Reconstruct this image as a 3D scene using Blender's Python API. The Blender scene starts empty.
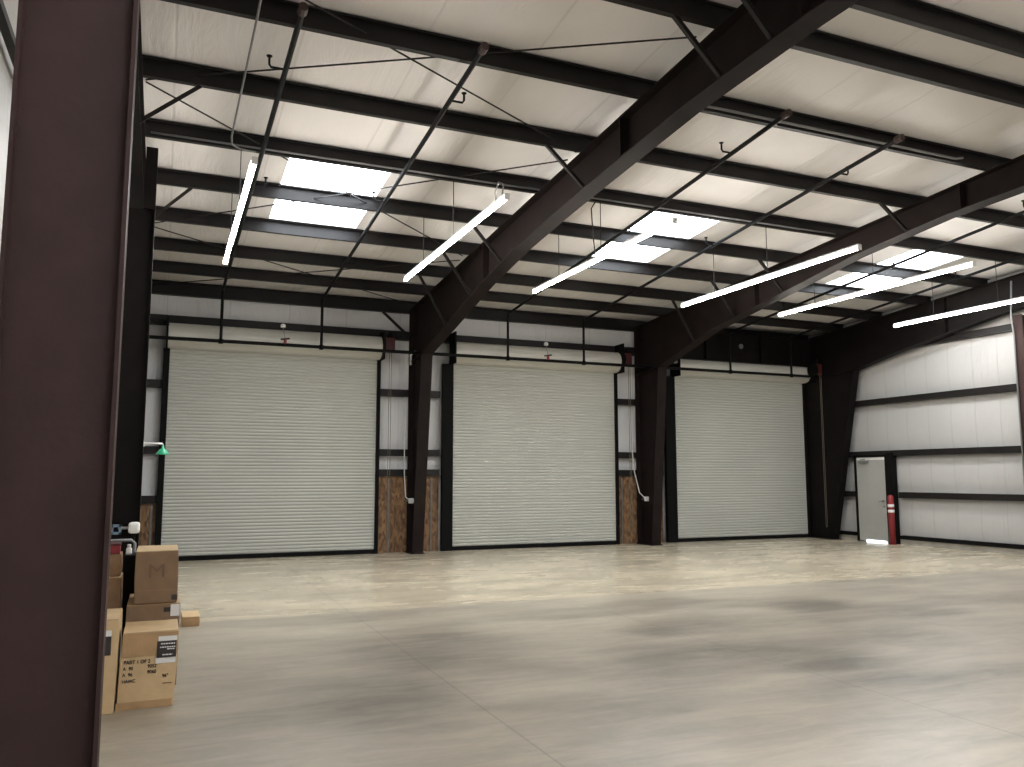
import bpy, math, random
from mathutils import Vector, Matrix, noise
random.seed(7)
S = bpy.context.scene
COL = S.collection
PI = math.pi

# ------------------------------------------------------------------ materials
def mat(name, base=(0.5, 0.5, 0.5), rough=0.5, metal=0.0, var=0.0, vscale=8.0, bump=0.0, bscale=30.0,
        stretch=(1, 1, 1), emit=None, estr=0.0, rvar=0.0, spec=0.5):
    m = bpy.data.materials.new(name); m.use_nodes = True
    nt = m.node_tree; b = nt.nodes['Principled BSDF']
    b.inputs['Base Color'].default_value = (*base, 1)
    b.inputs['Roughness'].default_value = rough
    b.inputs['Metallic'].default_value = metal
    b.inputs['Specular IOR Level'].default_value = spec
    if emit:
        b.inputs['Emission Color'].default_value = (*emit, 1)
        b.inputs['Emission Strength'].default_value = estr
    N = nt.nodes.new; L = nt.links.new
    if var or bump or rvar:
        tc = N('ShaderNodeTexCoord'); mp = N('ShaderNodeMapping'); mp.inputs['Scale'].default_value = stretch
        L(tc.outputs['Object'], mp.inputs['Vector'])
        no = N('ShaderNodeTexNoise'); no.inputs['Scale'].default_value = vscale; no.inputs['Detail'].default_value = 5
        L(mp.outputs['Vector'], no.inputs['Vector'])
        if var:
            r = N('ShaderNodeValToRGB')
            r.color_ramp.elements[0].position = 0.3; r.color_ramp.elements[1].position = 0.7
            r.color_ramp.elements[0].color = (*[c * (1 - var) for c in base], 1)
            r.color_ramp.elements[1].color = (*[min(1, c * (1 + var)) for c in base], 1)
            L(no.outputs['Fac'], r.inputs['Fac']); L(r.outputs['Color'], b.inputs['Base Color'])
        if rvar:
            mr = N('ShaderNodeMapRange'); mr.inputs['To Min'].default_value = rough - rvar; mr.inputs['To Max'].default_value = rough + rvar
            L(no.outputs['Fac'], mr.inputs['Value']); L(mr.outputs['Result'], b.inputs['Roughness'])
        if bump:
            n2 = N('ShaderNodeTexNoise'); n2.inputs['Scale'].default_value = bscale; n2.inputs['Detail'].default_value = 4
            L(mp.outputs['Vector'], n2.inputs['Vector'])
            bp = N('ShaderNodeBump'); bp.inputs['Strength'].default_value = bump; bp.inputs['Distance'].default_value = 0.02
            L(n2.outputs['Fac'], bp.inputs['Height']); L(bp.outputs['Normal'], b.inputs['Normal'])
    return m

M = {}
M['steel'] = mat('brown_primer_shaded', (0.0058, 0.0043, 0.0040), 0.6, 0, 0.25, 3.0, 0.05, 20, spec=0.12)  # same primer as the near column, darkened to stand for dimmer light
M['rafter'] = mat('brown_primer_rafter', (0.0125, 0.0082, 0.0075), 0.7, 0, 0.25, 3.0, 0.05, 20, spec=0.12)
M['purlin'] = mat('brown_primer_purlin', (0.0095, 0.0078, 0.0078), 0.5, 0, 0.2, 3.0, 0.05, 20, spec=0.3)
M['column'] = mat('brown_primer_lit', (0.036, 0.0195, 0.0185), 0.6, 0, 0.12, 5.0, 0.08, 30, spec=0.2)  # same primer, lightened for the light falling near the camera
M['black'] = mat('black_paint', (0.0045, 0.0045, 0.0045), 0.7, spec=0.1)
M['rod'] = mat('dark_rod', (0.012, 0.010, 0.0095), 0.5, spec=0.3)
M['pipe'] = mat('dark_pipe', (0.0045, 0.0045, 0.005), 0.55, spec=0.15)
M['galv'] = mat('galvanised_steel', (0.22, 0.22, 0.21), 0.45, 0.4, 0.15, 10)
M['conduit'] = mat('grey_conduit', (0.22, 0.225, 0.23), 0.45, 0.2)
M['white'] = mat('white_paint', (0.78, 0.78, 0.76), 0.4)
M['curtain'] = mat('door_slat_paint', (0.42, 0.425, 0.385), 0.7, 0, 0.05, 0.7, 0, 1)
M['hood'] = mat('door_hood_paint', (0.56, 0.55, 0.50), 0.3, 0, 0.04, 2)
M['persondoor'] = mat('grey_door_paint', (0.36, 0.36, 0.335), 0.45, 0, 0.04, 3)
M['red'] = mat('red_paint', (0.23, 0.018, 0.022), 0.5)
M['darkred'] = mat('dark_red_paint', (0.06, 0.009, 0.009), 0.5)
M['rust'] = mat('red_brown_cap', (0.035, 0.014, 0.011), 0.55)
M['green'] = mat('green_plastic', (0.03, 0.42, 0.22), 0.35)
M['blue'] = mat('blue_grey_plastic', (0.16, 0.24, 0.34), 0.4)
M['kraft'] = mat('kraft_card', (0.40, 0.25, 0.125), 0.75, 0, 0.1, 9, 0.1, 60)
M['kraftmid'] = mat('mid_kraft_card', (0.215, 0.135, 0.078), 0.8, 0, 0.1, 9, 0.1, 60)
M['kraftpale'] = mat('pale_kraft_card', (0.54, 0.385, 0.215), 0.75, 0, 0.08, 9, 0.1, 60)
M['kraftdark'] = mat('dark_kraft_card', (0.28, 0.165, 0.085), 0.8, 0, 0.1, 9, 0.1, 60)
M['tape'] = mat('packing_tape', (0.50, 0.37, 0.22), 0.3)
M['ink'] = mat('black_ink', (0.025, 0.02, 0.018), 0.6)
M['brownink'] = mat('brown_ink', (0.15, 0.088, 0.05), 0.7)
M['label'] = mat('white_label', (0.72, 0.71, 0.70), 0.5)
M['concrete'] = mat('curb_concrete', (0.30, 0.28, 0.24), 0.7, 0, 0.2, 4, 0.2, 20)
M['chain'] = mat('hand_chain', (0.12, 0.10, 0.07), 0.6)
M['lens'] = mat('lamp_lens', (1, 1, 1), 0.4, emit=(1.0, 0.95, 0.875), estr=38.5)
M['sky'] = mat('skylight_panel', (0.9, 0.9, 0.9), 0.5, emit=(0.84, 0.92, 1.0), estr=9.0)
M['gap'] = mat('daylight_gap', (0.9, 0.9, 0.9), 0.5, emit=(0.85, 0.92, 1.0), estr=1.6)

def osb():
    m = bpy.data.materials.new('osb_board'); m.use_nodes = True; nt = m.node_tree; b = nt.nodes['Principled BSDF']
    N = nt.nodes.new; L = nt.links.new
    tc = N('ShaderNodeTexCoord'); mp = N('ShaderNodeMapping'); mp.inputs['Scale'].default_value = (25, 1, 10)
    L(tc.outputs['Object'], mp.inputs['Vector'])
    v = N('ShaderNodeTexVoronoi'); v.inputs['Scale'].default_value = 1.0; L(mp.outputs['Vector'], v.inputs['Vector'])
    r = N('ShaderNodeValToRGB'); e = r.color_ramp.elements
    e[0].color = (0.105, 0.052, 0.025, 1); e[1].color = (0.29, 0.165, 0.08, 1)
    sep = N('ShaderNodeSeparateColor'); L(v.outputs['Color'], sep.inputs['Color']); L(sep.outputs['Red'], r.inputs['Fac'])
    L(r.outputs['Color'], b.inputs['Base Color']); b.inputs['Roughness'].default_value = 0.75
    return m
M['osb'] = osb()

def insulation(name, base, axis, seam):
    """White vinyl-faced blanket: faint seams every `seam` metres along axis, soft wrinkles."""
    m = bpy.data.materials.new(name); m.use_nodes = True; nt = m.node_tree; b = nt.nodes['Principled BSDF']
    N = nt.nodes.new; L = nt.links.new
    tc = N('ShaderNodeTexCoord')
    sx = N('ShaderNodeSeparateXYZ'); L(tc.outputs['Object'], sx.inputs['Vector'])
    # seam mask
    d = N('ShaderNodeMath'); d.operation = 'DIVIDE'; d.inputs[1].default_value = seam; L(sx.outputs[axis], d.inputs[0])
    f = N('ShaderNodeMath'); f.operation = 'FRACT'; L(d.outputs[0], f.inputs[0])
    a = N('ShaderNodeMath'); a.operation = 'SUBTRACT'; a.inputs[1].default_value = 0.5; L(f.outputs[0], a.inputs[0])
    ab = N('ShaderNodeMath'); ab.operation = 'ABSOLUTE'; L(a.outputs[0], ab.inputs[0])
    mr = N('ShaderNodeMapRange'); mr.inputs['From Min'].default_value = 0.5 - 0.022 / seam; mr.inputs['From Max'].default_value = 0.5 - 0.004 / seam
    L(ab.outputs[0], mr.inputs['Value'])
    # wrinkles, stretched across the seam direction
    mp = N('ShaderNodeMapping')
    sc = {'X': (2.6, 0.55, 0.55), 'Y': (0.55, 2.6, 0.55)}[axis]
    mp.inputs['Scale'].default_value = sc; mp.inputs['Rotation'].default_value = (0, 0, 0.3)
    L(tc.outputs['Object'], mp.inputs['Vector'])
    n1 = N('ShaderNodeTexNoise'); n1.inputs['Scale'].default_value = 1.3; n1.inputs['Detail'].default_value = 6; n1.inputs['Roughness'].default_value = 0.6
    n1.inputs['Distortion'].default_value = 0.6
    L(mp.outputs['Vector'], n1.inputs['Vector'])
    add = N('ShaderNodeMath'); add.operation = 'MULTIPLY_ADD'; add.inputs[1].default_value = -0.12
    L(mr.outputs['Result'], add.inputs[0]); L(n1.outputs['Fac'], add.inputs[2])
    bp = N('ShaderNodeBump'); bp.inputs['Strength'].default_value = 0.3; bp.inputs['Distance'].default_value = 0.08
    L(add.outputs[0], bp.inputs['Height']); L(bp.outputs['Normal'], b.inputs['Normal'])
    # slight tonal soiling + seam tape
    n2 = N('ShaderNodeTexNoise'); n2.inputs['Scale'].default_value = 0.5; n2.inputs['Detail'].default_value = 4
    L(tc.outputs['Object'], n2.inputs['Vector'])
    r = N('ShaderNodeValToRGB'); e = r.color_ramp.elements; e[0].position = 0.35; e[1].position = 0.7
    e[0].color = (*[c * 0.93 for c in base], 1); e[1].color = (*base, 1)
    L(n2.outputs['Fac'], r.inputs['Fac'])
    mx = N('ShaderNodeMix'); mx.data_type = 'RGBA'; mx.inputs['B'].default_value = (*[c * 0.86 for c in base], 1)
    L(r.outputs['Color'], mx.inputs['A']); L(mr.outputs['Result'], mx.inputs['Factor'])
    L(mx.outputs['Result'], b.inputs['Base Color'])
    b.inputs['Roughness'].default_value = 0.42
    return m
M['ins_roof'] = insulation('roof_blanket', (0.82, 0.79, 0.77), 'X', 1.22)
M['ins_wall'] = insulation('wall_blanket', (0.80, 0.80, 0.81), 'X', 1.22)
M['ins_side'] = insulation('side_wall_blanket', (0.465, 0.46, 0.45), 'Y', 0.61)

def floor_mat():
    m = bpy.data.materials.new('polished_concrete'); m.use_nodes = True; nt = m.node_tree; b = nt.nodes['Principled BSDF']
    N = nt.nodes.new; L = nt.links.new
    def math_(op, a, bb=None, c=None):
        n = N('ShaderNodeMath'); n.operation = op
        for i, v in enumerate((a, bb, c)):
            if v is None: continue
            if isinstance(v, (int, float)): n.inputs[i].default_value = v
            else: L(v, n.inputs[i])
        return n.outputs[0]
    tc = N('ShaderNodeTexCoord'); co = tc.outputs['Object']
    sp = N('ShaderNodeSeparateXYZ'); L(co, sp.inputs['Vector'])
    def nz(scale, stretch, det=5, rgh=0.55, off=(0, 0, 0), dist=0.0):
        mp = N('ShaderNodeMapping'); mp.inputs['Scale'].default_value = stretch; mp.inputs['Location'].default_value = off
        L(co, mp.inputs['Vector'])
        n = N('ShaderNodeTexNoise'); n.inputs['Scale'].default_value = scale; n.inputs['Detail'].default_value = det
        n.inputs['Roughness'].default_value = rgh; n.inputs['Distortion'].default_value = dist
        L(mp.outputs['Vector'], n.inputs['Vector']); return n.outputs['Fac']
    def ramp(fac, p0, p1, v0=0.0, v1=1.0):
        r = N('ShaderNodeMapRange'); r.interpolation_type = 'SMOOTHSTEP'
        r.inputs['From Min'].default_value = p0; r.inputs['From Max'].default_value = p1
        r.inputs['To Min'].default_value = v0; r.inputs['To Max'].default_value = v1
        L(fac, r.inputs['Value']); return r.outputs['Result']
    big = nz(0.33, (1, 1, 1), 6, 0.6, (3.1, 1.7, 0), 0.4)
    streak = nz(0.9, (0.45, 1.6, 1), 5, 0.6, (0.4, 5.2, 0), 0.5)
    fine = nz(9.0, (1, 1, 1), 4, 0.6)
    streak2 = nz(2.3, (0.45, 1.9, 1), 5, 0.65, (2.4, 0.3, 0), 0.8)
    # worn dark tyre stains at their own places (soft blobs broken up by noise)
    def blob(cx, cy, rx, ry):
        dx = math_('DIVIDE', math_('SUBTRACT', sp.outputs['X'], cx), rx)
        dy = math_('DIVIDE', math_('SUBTRACT', sp.outputs['Y'], cy), ry)
        d = math_('SQRT', math_('ADD', math_('MULTIPLY', dx, dx), math_('MULTIPLY', dy, dy)))
        return ramp(d, 0.25, 1.0, 1.0, 0.0)
    bl = None
    for a in ((2.6, -9.9, 1.5, 1.5), (1.6, -11.4, 1.0, 1.3), (5.6, -9.9, 1.2, 0.6), (5.1, -11.2, 1.6, 0.9), (7.8, -9.3, 1.0, 1.0), (8.6, -10.3, 1.1, 0.35), (4.6, -8.6, 1.2, 0.5), (5.0, -9.95, 0.5, 0.45), (8.35, -10.0, 0.9, 0.9), (6.7, -12.6, 0.8, 0.35), (5.6, -11.9, 0.9, 0.5),
              (5.6, -12.6, 1.4, 0.6), (7.3, -11.2, 0.8, 0.8)):
        k = blob(*a); bl = k if bl is None else math_('MAXIMUM', bl, k)
    brk = math_('MULTIPLY', bl, ramp(streak, 0.34, 0.60))
    # strip by the doors (y > -7.45): smoother slab, reflected door light put into its paler tone
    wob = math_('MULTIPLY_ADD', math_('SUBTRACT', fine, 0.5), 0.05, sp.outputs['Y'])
    pour_glare = ramp(wob, -7.50, -7.44)
    v = math_('ADD', math_('MULTIPLY', ramp(big, 0.32, 0.66), 0.20), math_('MULTIPLY', ramp(streak, 0.33, 0.66), 0.24))
    v = math_('ADD', v, math_('MULTIPLY', fine, 0.22))          # ~0.37 mean
    v = math_('ADD', v, math_('MULTIPLY', ramp(streak2, 0.34, 0.66), 0.22))
    v = math_('ADD', v, 0.52)
    v = math_('SUBTRACT', v, math_('MULTIPLY', brk, 0.48))
    v = math_('MULTIPLY', v, math_('MULTIPLY_ADD', pour_glare, 0.10, 1.0))
    # joints: sawn lines along Y and across
    def line(val, at, w=0.012):
        return ramp(math_('ABSOLUTE', math_('SUBTRACT', val, at)), w * 0.4, w, 1.0, 0.0)
    j = line(sp.outputs['Y'], -14.5)
    for x in (2.25, 5.17, 8.1, 11.0, 13.9):
        j = math_('MAXIMUM', j, line(sp.outputs['X'], x))
    v = math_('MULTIPLY', v, math_('MULTIPLY_ADD', j, -0.26, 1.0))
    mx = N('ShaderNodeMix'); mx.data_type = 'RGBA'
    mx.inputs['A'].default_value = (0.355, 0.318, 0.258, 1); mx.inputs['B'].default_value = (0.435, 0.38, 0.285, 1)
    L(pour_glare, mx.inputs['Factor'])
    sc = N('ShaderNodeVectorMath'); sc.operation = 'SCALE'; L(mx.outputs['Result'], sc.inputs[0]); L(v, sc.inputs['Scale'])
    L(sc.outputs['Vector'], b.inputs['Base Color'])
    rg = math_('ADD', math_('MULTIPLY', streak, 0.14), math_('MULTIPLY_ADD', pour_glare, -0.05, 0.25))
    L(rg, b.inputs['Roughness'])
    bp = N('ShaderNodeBump'); bp.inputs['Strength'].default_value = 0.015; bp.inputs['Distance'].default_value = 0.01
    L(math_('MULTIPLY', j, -1.0), bp.inputs['Height']); L(bp.outputs['Normal'], b.inputs['Normal'])
    b.inputs['Specular IOR Level'].default_value = 0.5
    return m
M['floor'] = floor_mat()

# ------------------------------------------------------------------ mesh helpers
class MB:
    def __init__(s): s.v = []; s.f = []
    def add(s, vs, fs):
        o = len(s.v); s.v += [tuple(v) for v in vs]; s.f += [tuple(i + o for i in f) for f in fs]; return s
    def box(s, x0, x1, y0, y1, z0, z1):
        x0, x1 = min(x0, x1), max(x0, x1); y0, y1 = min(y0, y1), max(y0, y1); z0, z1 = min(z0, z1), max(z0, z1)
        return s.add([(x0, y0, z0), (x1, y0, z0), (x1, y1, z0), (x0, y1, z0), (x0, y0, z1), (x1, y0, z1), (x1, y1, z1), (x0, y1, z1)],
                     [(0, 3, 2, 1), (4, 5, 6, 7), (0, 1, 5, 4), (1, 2, 6, 5), (2, 3, 7, 6), (3, 0, 4, 7)])
    def hexa(s, a, b):   # two quads (each 4 points, same order) -> solid
        return s.add(list(a) + list(b), [(3, 2, 1, 0), (4, 5, 6, 7), (0, 1, 5, 4), (1, 2, 6, 5), (2, 3, 7, 6), (3, 0, 4, 7)])
    def prism(s, prof, a, b, ax):   # closed 2-D profile extruded from a to b along axis
        n = len(prof)
        def P(p, t): return {'X': (t, p[0], p[1]), 'Y': (p[0], t, p[1]), 'Z': (p[0], p[1], t)}[ax]
        return s.add([P(p, a) for p in prof] + [P(p, b) for p in prof],
                     [tuple(range(n))[::-1], tuple(range(n, 2 * n))] + [(i, (i + 1) % n, n + (i + 1) % n, n + i) for i in range(n)])
    def tube(s, pts, r, n=8, caps=True):
        pts = [Vector(p) for p in pts]; rings = []
        rs = r if isinstance(r, (list, tuple)) else [r] * len(pts)
        up = None
        for i, p in enumerate(pts):
            d = (pts[min(i + 1, len(pts) - 1)] - pts[max(i - 1, 0)]).normalized()
            if up is None or abs(up.dot(d)) > 0.98: up = Vector((0, 0, 1)) if abs(d.z) < 0.9 else Vector((1, 0, 0))
            a = d.cross(up).normalized(); b = a.cross(d).normalized(); up = b
            rings.append([p + (a * math.cos(2 * PI * k / n) + b * math.sin(2 * PI * k / n)) * rs[i] for k in range(n)])
        vs = [v for q in rings for v in q]; fs = []
        for i in range(len(pts) - 1):
            for k in range(n):
                fs.append((i * n + k, i * n + (k + 1) % n, (i + 1) * n + (k + 1) % n, (i + 1) * n + k))
        if caps: fs += [tuple(range(n))[::-1], tuple(range((len(pts) - 1) * n, len(pts) * n))]
        return s.add(vs, fs)
    def lathe(s, c, prof, n=20, ax='Z'):   # prof: (radius, t)
        vs = []
        for r, t in prof:
            for k in range(n):
                a = 2 * PI * k / n; u, w = r * math.cos(a), r * math.sin(a)
                q = {'Z': (u, w, t), 'X': (t, u, w), 'Y': (u, t, w)}[ax]
                vs.append((c[0] + q[0], c[1] + q[1], c[2] + q[2]))
        m = len(prof); fs = []
        for i in range(m - 1):
            for k in range(n): fs.append((i * n + k, i * n + (k + 1) % n, (i + 1) * n + (k + 1) % n, (i + 1) * n + k))
        fs += [tuple(range(n))[::-1], tuple(range((m - 1) * n, m * n))]
        return s.add(vs, fs)
    def angle(s, p, q, w, t):     # L-section bar between two points
        p, q = Vector(p), Vector(q); d = (q - p).normalized()
        up = Vector((0, 1, 0)) if abs(d.y) < 0.8 else Vector((0, 0, 1))
        a = d.cross(up).normalized(); b = a.cross(d).normalized()
        prof = [(0, 0), (w, 0), (w, t), (t, t), (t, w), (0, w)]
        n = 6
        s.add([p + a * x + b * y for x, y in prof] + [q + a * x + b * y for x, y in prof],
              [tuple(range(n))[::-1], tuple(range(n, 2 * n))] + [(i, (i + 1) % n, n + (i + 1) % n, n + i) for i in range(n)])
        return s
    def build(s, name, m, parent=None, smooth=False, bevel=0.0):
        o0 = Vector((0, 0, 0)) if parent is None else root_loc(parent)
        me = bpy.data.meshes.new(name); me.from_pydata([Vector(v) - o0 for v in s.v], [], s.f)
        import bmesh
        bm = bmesh.new(); bm.from_mesh(me); bmesh.ops.recalc_face_normals(bm, faces=bm.faces); bm.to_mesh(me); bm.free()
        me.materials.append(m if not isinstance(m, str) else M[m])
        if smooth:
            for p in me.polygons: p.use_smooth = True
        o = bpy.data.objects.new(name, me); COL.objects.link(o)
        if parent is not None: o.parent = parent
        if bevel:
            b = o.modifiers.new('bevel', 'BEVEL'); b.width = bevel; b.segments = 2; b.limit_method = 'ANGLE'
        return o

def root_loc(o):
    l = Vector(o.location)
    while o.parent is not None:
        o = o.parent; l += Vector(o.location)
    return l

def tag(o, label, cat, group=None, kind=None):
    o['label'] = label; o['category'] = cat
    if group: o['group'] = group
    if kind: o['kind'] = kind
    return o

def thing(name, loc, label, cat, group=None, kind=None):
    o = bpy.data.objects.new(name, None); COL.objects.link(o); o.location = loc; o.empty_display_size = 0.1
    return tag(o, label, cat, group, kind)

def copy_tree(o, parent=None, loc=None):
    c = o.copy(); COL.objects.link(c)
    if parent is not None: c.parent = parent
    if loc is not None: c.location = loc
    for ch in [k for k in bpy.data.objects if k.parent == o]:
        copy_tree(ch, c)
    return c

def text(name, s, size, loc, m, parent, face='front', width=1.0, thick=0.0006):
    cu = bpy.data.curves.new(name, 'FONT'); cu.body = s; cu.size = size; cu.extrude = thick; cu.offset = size * 0.022 if size < 0.1 else 0;
    t = bpy.data.objects.new(name, cu); COL.objects.link(t)
    dg = bpy.context.evaluated_depsgraph_get(); me = bpy.data.meshes.new_from_object(t.evaluated_get(dg))
    bpy.data.objects.remove(t); me.name = name
    for v in me.vertices:
        x, y, z = v.co; v.co = (x * width, -z, y)
    me.materials.clear(); me.materials.append(M[m])
    o = bpy.data.objects.new(name, me); COL.objects.link(o); o.parent = parent
    o.location = Vector(loc) - root_loc(parent)
    return o

ORD = ['first', 'second', 'third', 'fourth', 'fifth', 'sixth', 'seventh', 'eighth', 'ninth']

# ------------------------------------------------------------------ the building
XL, XR = -0.72, 16.80           # left / right wall blankets
YB, YF = 0.25, -24.8            # back / front wall blankets
RY, SL, Z0 = -12.4, 0.068, 5.60
def roof(y):
    return Z0 + SL * (-y if y > RY else (2 * -RY + y))
FX = [-0.44, 5.17, 11.05, 16.40]     # portal frames
DX0, DW, DP, DH = 0.078, 4.264, 5.989, 4.20
PUR = [-1.2, -2.5, -3.95, -5.42, -6.88, -8.33, -9.8, -11.27, -12.03]
SKY = [(1.50, 2.93), (7.42, 8.75), (13.35, 14.70)]
SKY_Y = (-6.48, -4.06)

# floor
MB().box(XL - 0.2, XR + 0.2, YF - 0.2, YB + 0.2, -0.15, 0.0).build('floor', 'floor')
tag(bpy.data.objects['floor'], 'polished grey concrete slab floor with tyre stains and sawn joints', 'floor', None, 'structure')

# ceiling: roof blanket draped over the purlins, holes at the skylights
def ceiling():
    def axis(lo, hi, step, keys):
        ks = sorted(set([lo, hi] + [k for k in keys if lo < k < hi])); out = []
        for a, b in zip(ks, ks[1:]):
            n = max(1, round((b - a) / step)); out += [a + (b - a) * i / n for i in range(n)]
        return out + [hi]
    xs = axis(XL, XR, 0.24, [v for s in SKY for v in s])
    lines = sorted([0.15] + PUR + [2 * RY - p for p in PUR if p > -12.1] + [YF])
    ys = axis(YF, YB, 0.21, list(SKY_Y) + [2 * RY - v for v in SKY_Y] + lines)
    def sag(x, y):
        for a, b in zip(lines, lines[1:]):
            if a <= y <= b:
                t = (y - a) / (b - a); w = b - a
                s = math.sin(PI * t) * 0.022 * min(1, w / 1.2)
                n = noise.noise(Vector((x * 1.1, y * 0.6, 3.3))) * 0.022 + noise.noise(Vector((x * 2.9, y * 1.1, 7.7))) * 0.010
                return s + n * math.sin(PI * t)
        return 0
    vs = []; fs = []
    for x in xs:
        for y in ys: vs.append((x, y, roof(y) + 0.012 - sag(x, y)))
    ny = len(ys)
    for i in range(len(xs) - 1):
        for j in range(ny - 1):
            cx, cy = (xs[i] + xs[i + 1]) / 2, (ys[j] + ys[j + 1]) / 2
            if (SKY_Y[0] < cy < SKY_Y[1] or SKY_Y[0] < 2 * RY - cy < SKY_Y[1]) and any(a < cx < b for a, b in SKY): continue
            fs.append((i * ny + j, i * ny + j + 1, (i + 1) * ny + j + 1, (i + 1) * ny + j))
    o = MB().add(vs, fs).build('ceiling', 'ins_roof', None, True)
    tag(o, 'white vinyl faced insulation blanket under the sloping roof', 'ceiling', None, 'structure')
ceiling()

# skylights; the front row is unseen and added to brighten the ceiling
SY0 = SKY_Y
for k, (a, b) in enumerate(SKY + SKY):
    SKY_Y = SY0 if k < 3 else (2 * RY - SY0[1], 2 * RY - SY0[0])
    cy = sum(SKY_Y) / 2
    t = thing('window_%d' % (k + 1), ((a + b) / 2, cy, roof(cy)),
              ['bright translucent roof skylight in the left bay', 'bright translucent roof skylight in the middle bay beside the central rafter',
               'bright translucent roof skylight in the right bay behind the long tube light'][k] if k < 3 else 'added roof skylight over the unseen front half of the hall, %s bay' % ['left', 'middle', 'right'][k - 3], 'skylight', 'roof skylights', 'structure')
    n = 24; vs = []; fs = []
    for i in range(n + 1):
        x = a - 0.03 + (b - a + 0.06) * i / n; dz = 0.03 * abs(math.sin(PI * i * 3 / n))
        for y in (SKY_Y[0] - 0.03, SKY_Y[1] + 0.03): vs.append((x, y, roof(y) + 0.13 + dz))
    for i in range(n): fs.append((2 * i, 2 * i + 1, 2 * i + 3, 2 * i + 2))
    MB().add(vs, fs).build('skylight_panel', 'sky', t)
    m = MB(); e = 0.02
    for (x0, x1, y0, y1) in ((a - e, a, *SKY_Y), (b, b + e, *SKY_Y)):
        m.hexa([(x0, y0, roof(y0) - .01), (x1, y0, roof(y0) - .01), (x1, y1, roof(y1) - .01), (x0, y1, roof(y1) - .01)],
               [(x0, y0, roof(y0) + .15), (x1, y0, roof(y0) + .15), (x1, y1, roof(y1) + .15), (x0, y1, roof(y1) + .15)])
    for y in SKY_Y: m.box(a - e, b + e, y - e / 2, y + e / 2, roof(y) - 0.01, roof(y) + 0.15)
    m.build('curb_frame', 'white', t)

# walls
def blanket(u0, u1, zs_top, P, levels, holes, step=0.2, amp=0.05, seed=0.0):
    """Quilted wall blanket over (u,z); P(u,z,d) maps to the world, bulging between the girt levels."""
    us = [u0]; ks = sorted(set([u0, u1] + [k for h in holes for k in h[:2] if u0 < k < u1]))
    us = []
    for a, b in zip(ks, ks[1:]):
        n = max(1, round((b - a) / step)); us += [a + (b - a) * i / n for i in range(n)]
    us.append(u1)
    zmax = max(zs_top(u) for u in us)
    zk = sorted(set([0, zmax] + [h[2] for h in holes] + levels)); zs = []
    for a, b in zip(zk, zk[1:]):
        n = max(1, round((b - a) / 0.14)); zs += [a + (b - a) * i / n for i in range(n)]
    zs.append(zmax)
    def bulge(u, z):
        lv = [0] + levels + [zmax + 0.5]
        for a, b in zip(lv, lv[1:]):
            if a <= z <= b:
                t = (z - a) / (b - a)
                return (math.sin(PI * t) ** 0.6) * amp + noise.noise(Vector((u * 1.3, z * 0.7, seed))) * 0.02 * math.sin(PI * t)
        return 0
    vs = []; fs = []; nz = len(zs)
    for u in us:
        for z in zs:
            zz = min(z, zs_top(u) + 0.02); vs.append(P(u, zz, bulge(u, z)))
    for i in range(len(us) - 1):
        for j in range(nz - 1):
            cu, cz = (us[i] + us[i + 1]) / 2, (zs[j] + zs[j + 1]) / 2
            if any(h[0] < cu < h[1] and cz < h[2] for h in holes): continue
            if zs[j] > max(zs_top(us[i]), zs_top(us[i + 1])) + 0.05: continue
            fs.append((i * nz + j, i * nz + j + 1, (i + 1) * nz + j + 1, (i + 1) * nz + j))
    return MB().add(vs, fs)
BG = [1.22, 2.18, 3.50, 4.80]
doors = [(DX0 + i * DP, DX0 + i * DP + DW) for i in range(3)]
o = blanket(XL, XR, lambda u: roof(YB), lambda u, z, d: (u, YB - d, z), [1.73] + BG[1:], [(a, b, 4.25) for a, b in doors], seed=1.0).build('wall_back', 'ins_wall', None, True)
tag(o, 'white insulated back wall between and above the three roller doors', 'wall', None, 'structure')
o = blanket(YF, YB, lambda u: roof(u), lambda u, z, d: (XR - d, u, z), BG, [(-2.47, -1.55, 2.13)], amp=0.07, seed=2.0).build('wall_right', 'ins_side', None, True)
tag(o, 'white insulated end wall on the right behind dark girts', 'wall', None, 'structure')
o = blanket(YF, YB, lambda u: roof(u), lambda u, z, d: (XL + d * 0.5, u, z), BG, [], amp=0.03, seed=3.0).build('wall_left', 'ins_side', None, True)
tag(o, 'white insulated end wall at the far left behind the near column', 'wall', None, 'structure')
o = blanket(XL, XR, lambda u: roof(YF), lambda u, z, d: (u, YF + d, z), BG, [], step=0.5, seed=4.0).build('wall_front', 'ins_wall', None, True)
tag(o, 'white insulated wall opposite the roller doors', 'wall', None, 'structure')
# outer sheets so the shell is closed and has thickness
# base trim on the right wall
m = MB()
for y0, y1 in ((-24.6, -2.76), (-1.48, 0.2)):
    m.box(16.60, 16.64, y0, y1, 0.13, 0.215); m.box(16.60, 16.74, y0, y1, 0.205, 0.215)
tag(m.build('baseboard_right', 'black'), 'thin dark base angle along the foot of the right wall', 'baseboard', None, 'structure')
m = MB()
for y0, y1 in ((-24.6, -2.76), (-1.48, 0.2)): m.box(16.63, 16.79, y0, y1, 0, 0.13)
tag(m.build('trim_1', 'concrete'), 'low concrete curb under the right wall', 'trim', None, 'structure')

# ------------------------------------------------------------------ portal steel
def plate(m, prof_a, prof_b): m.hexa(prof_a, prof_b)

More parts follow.
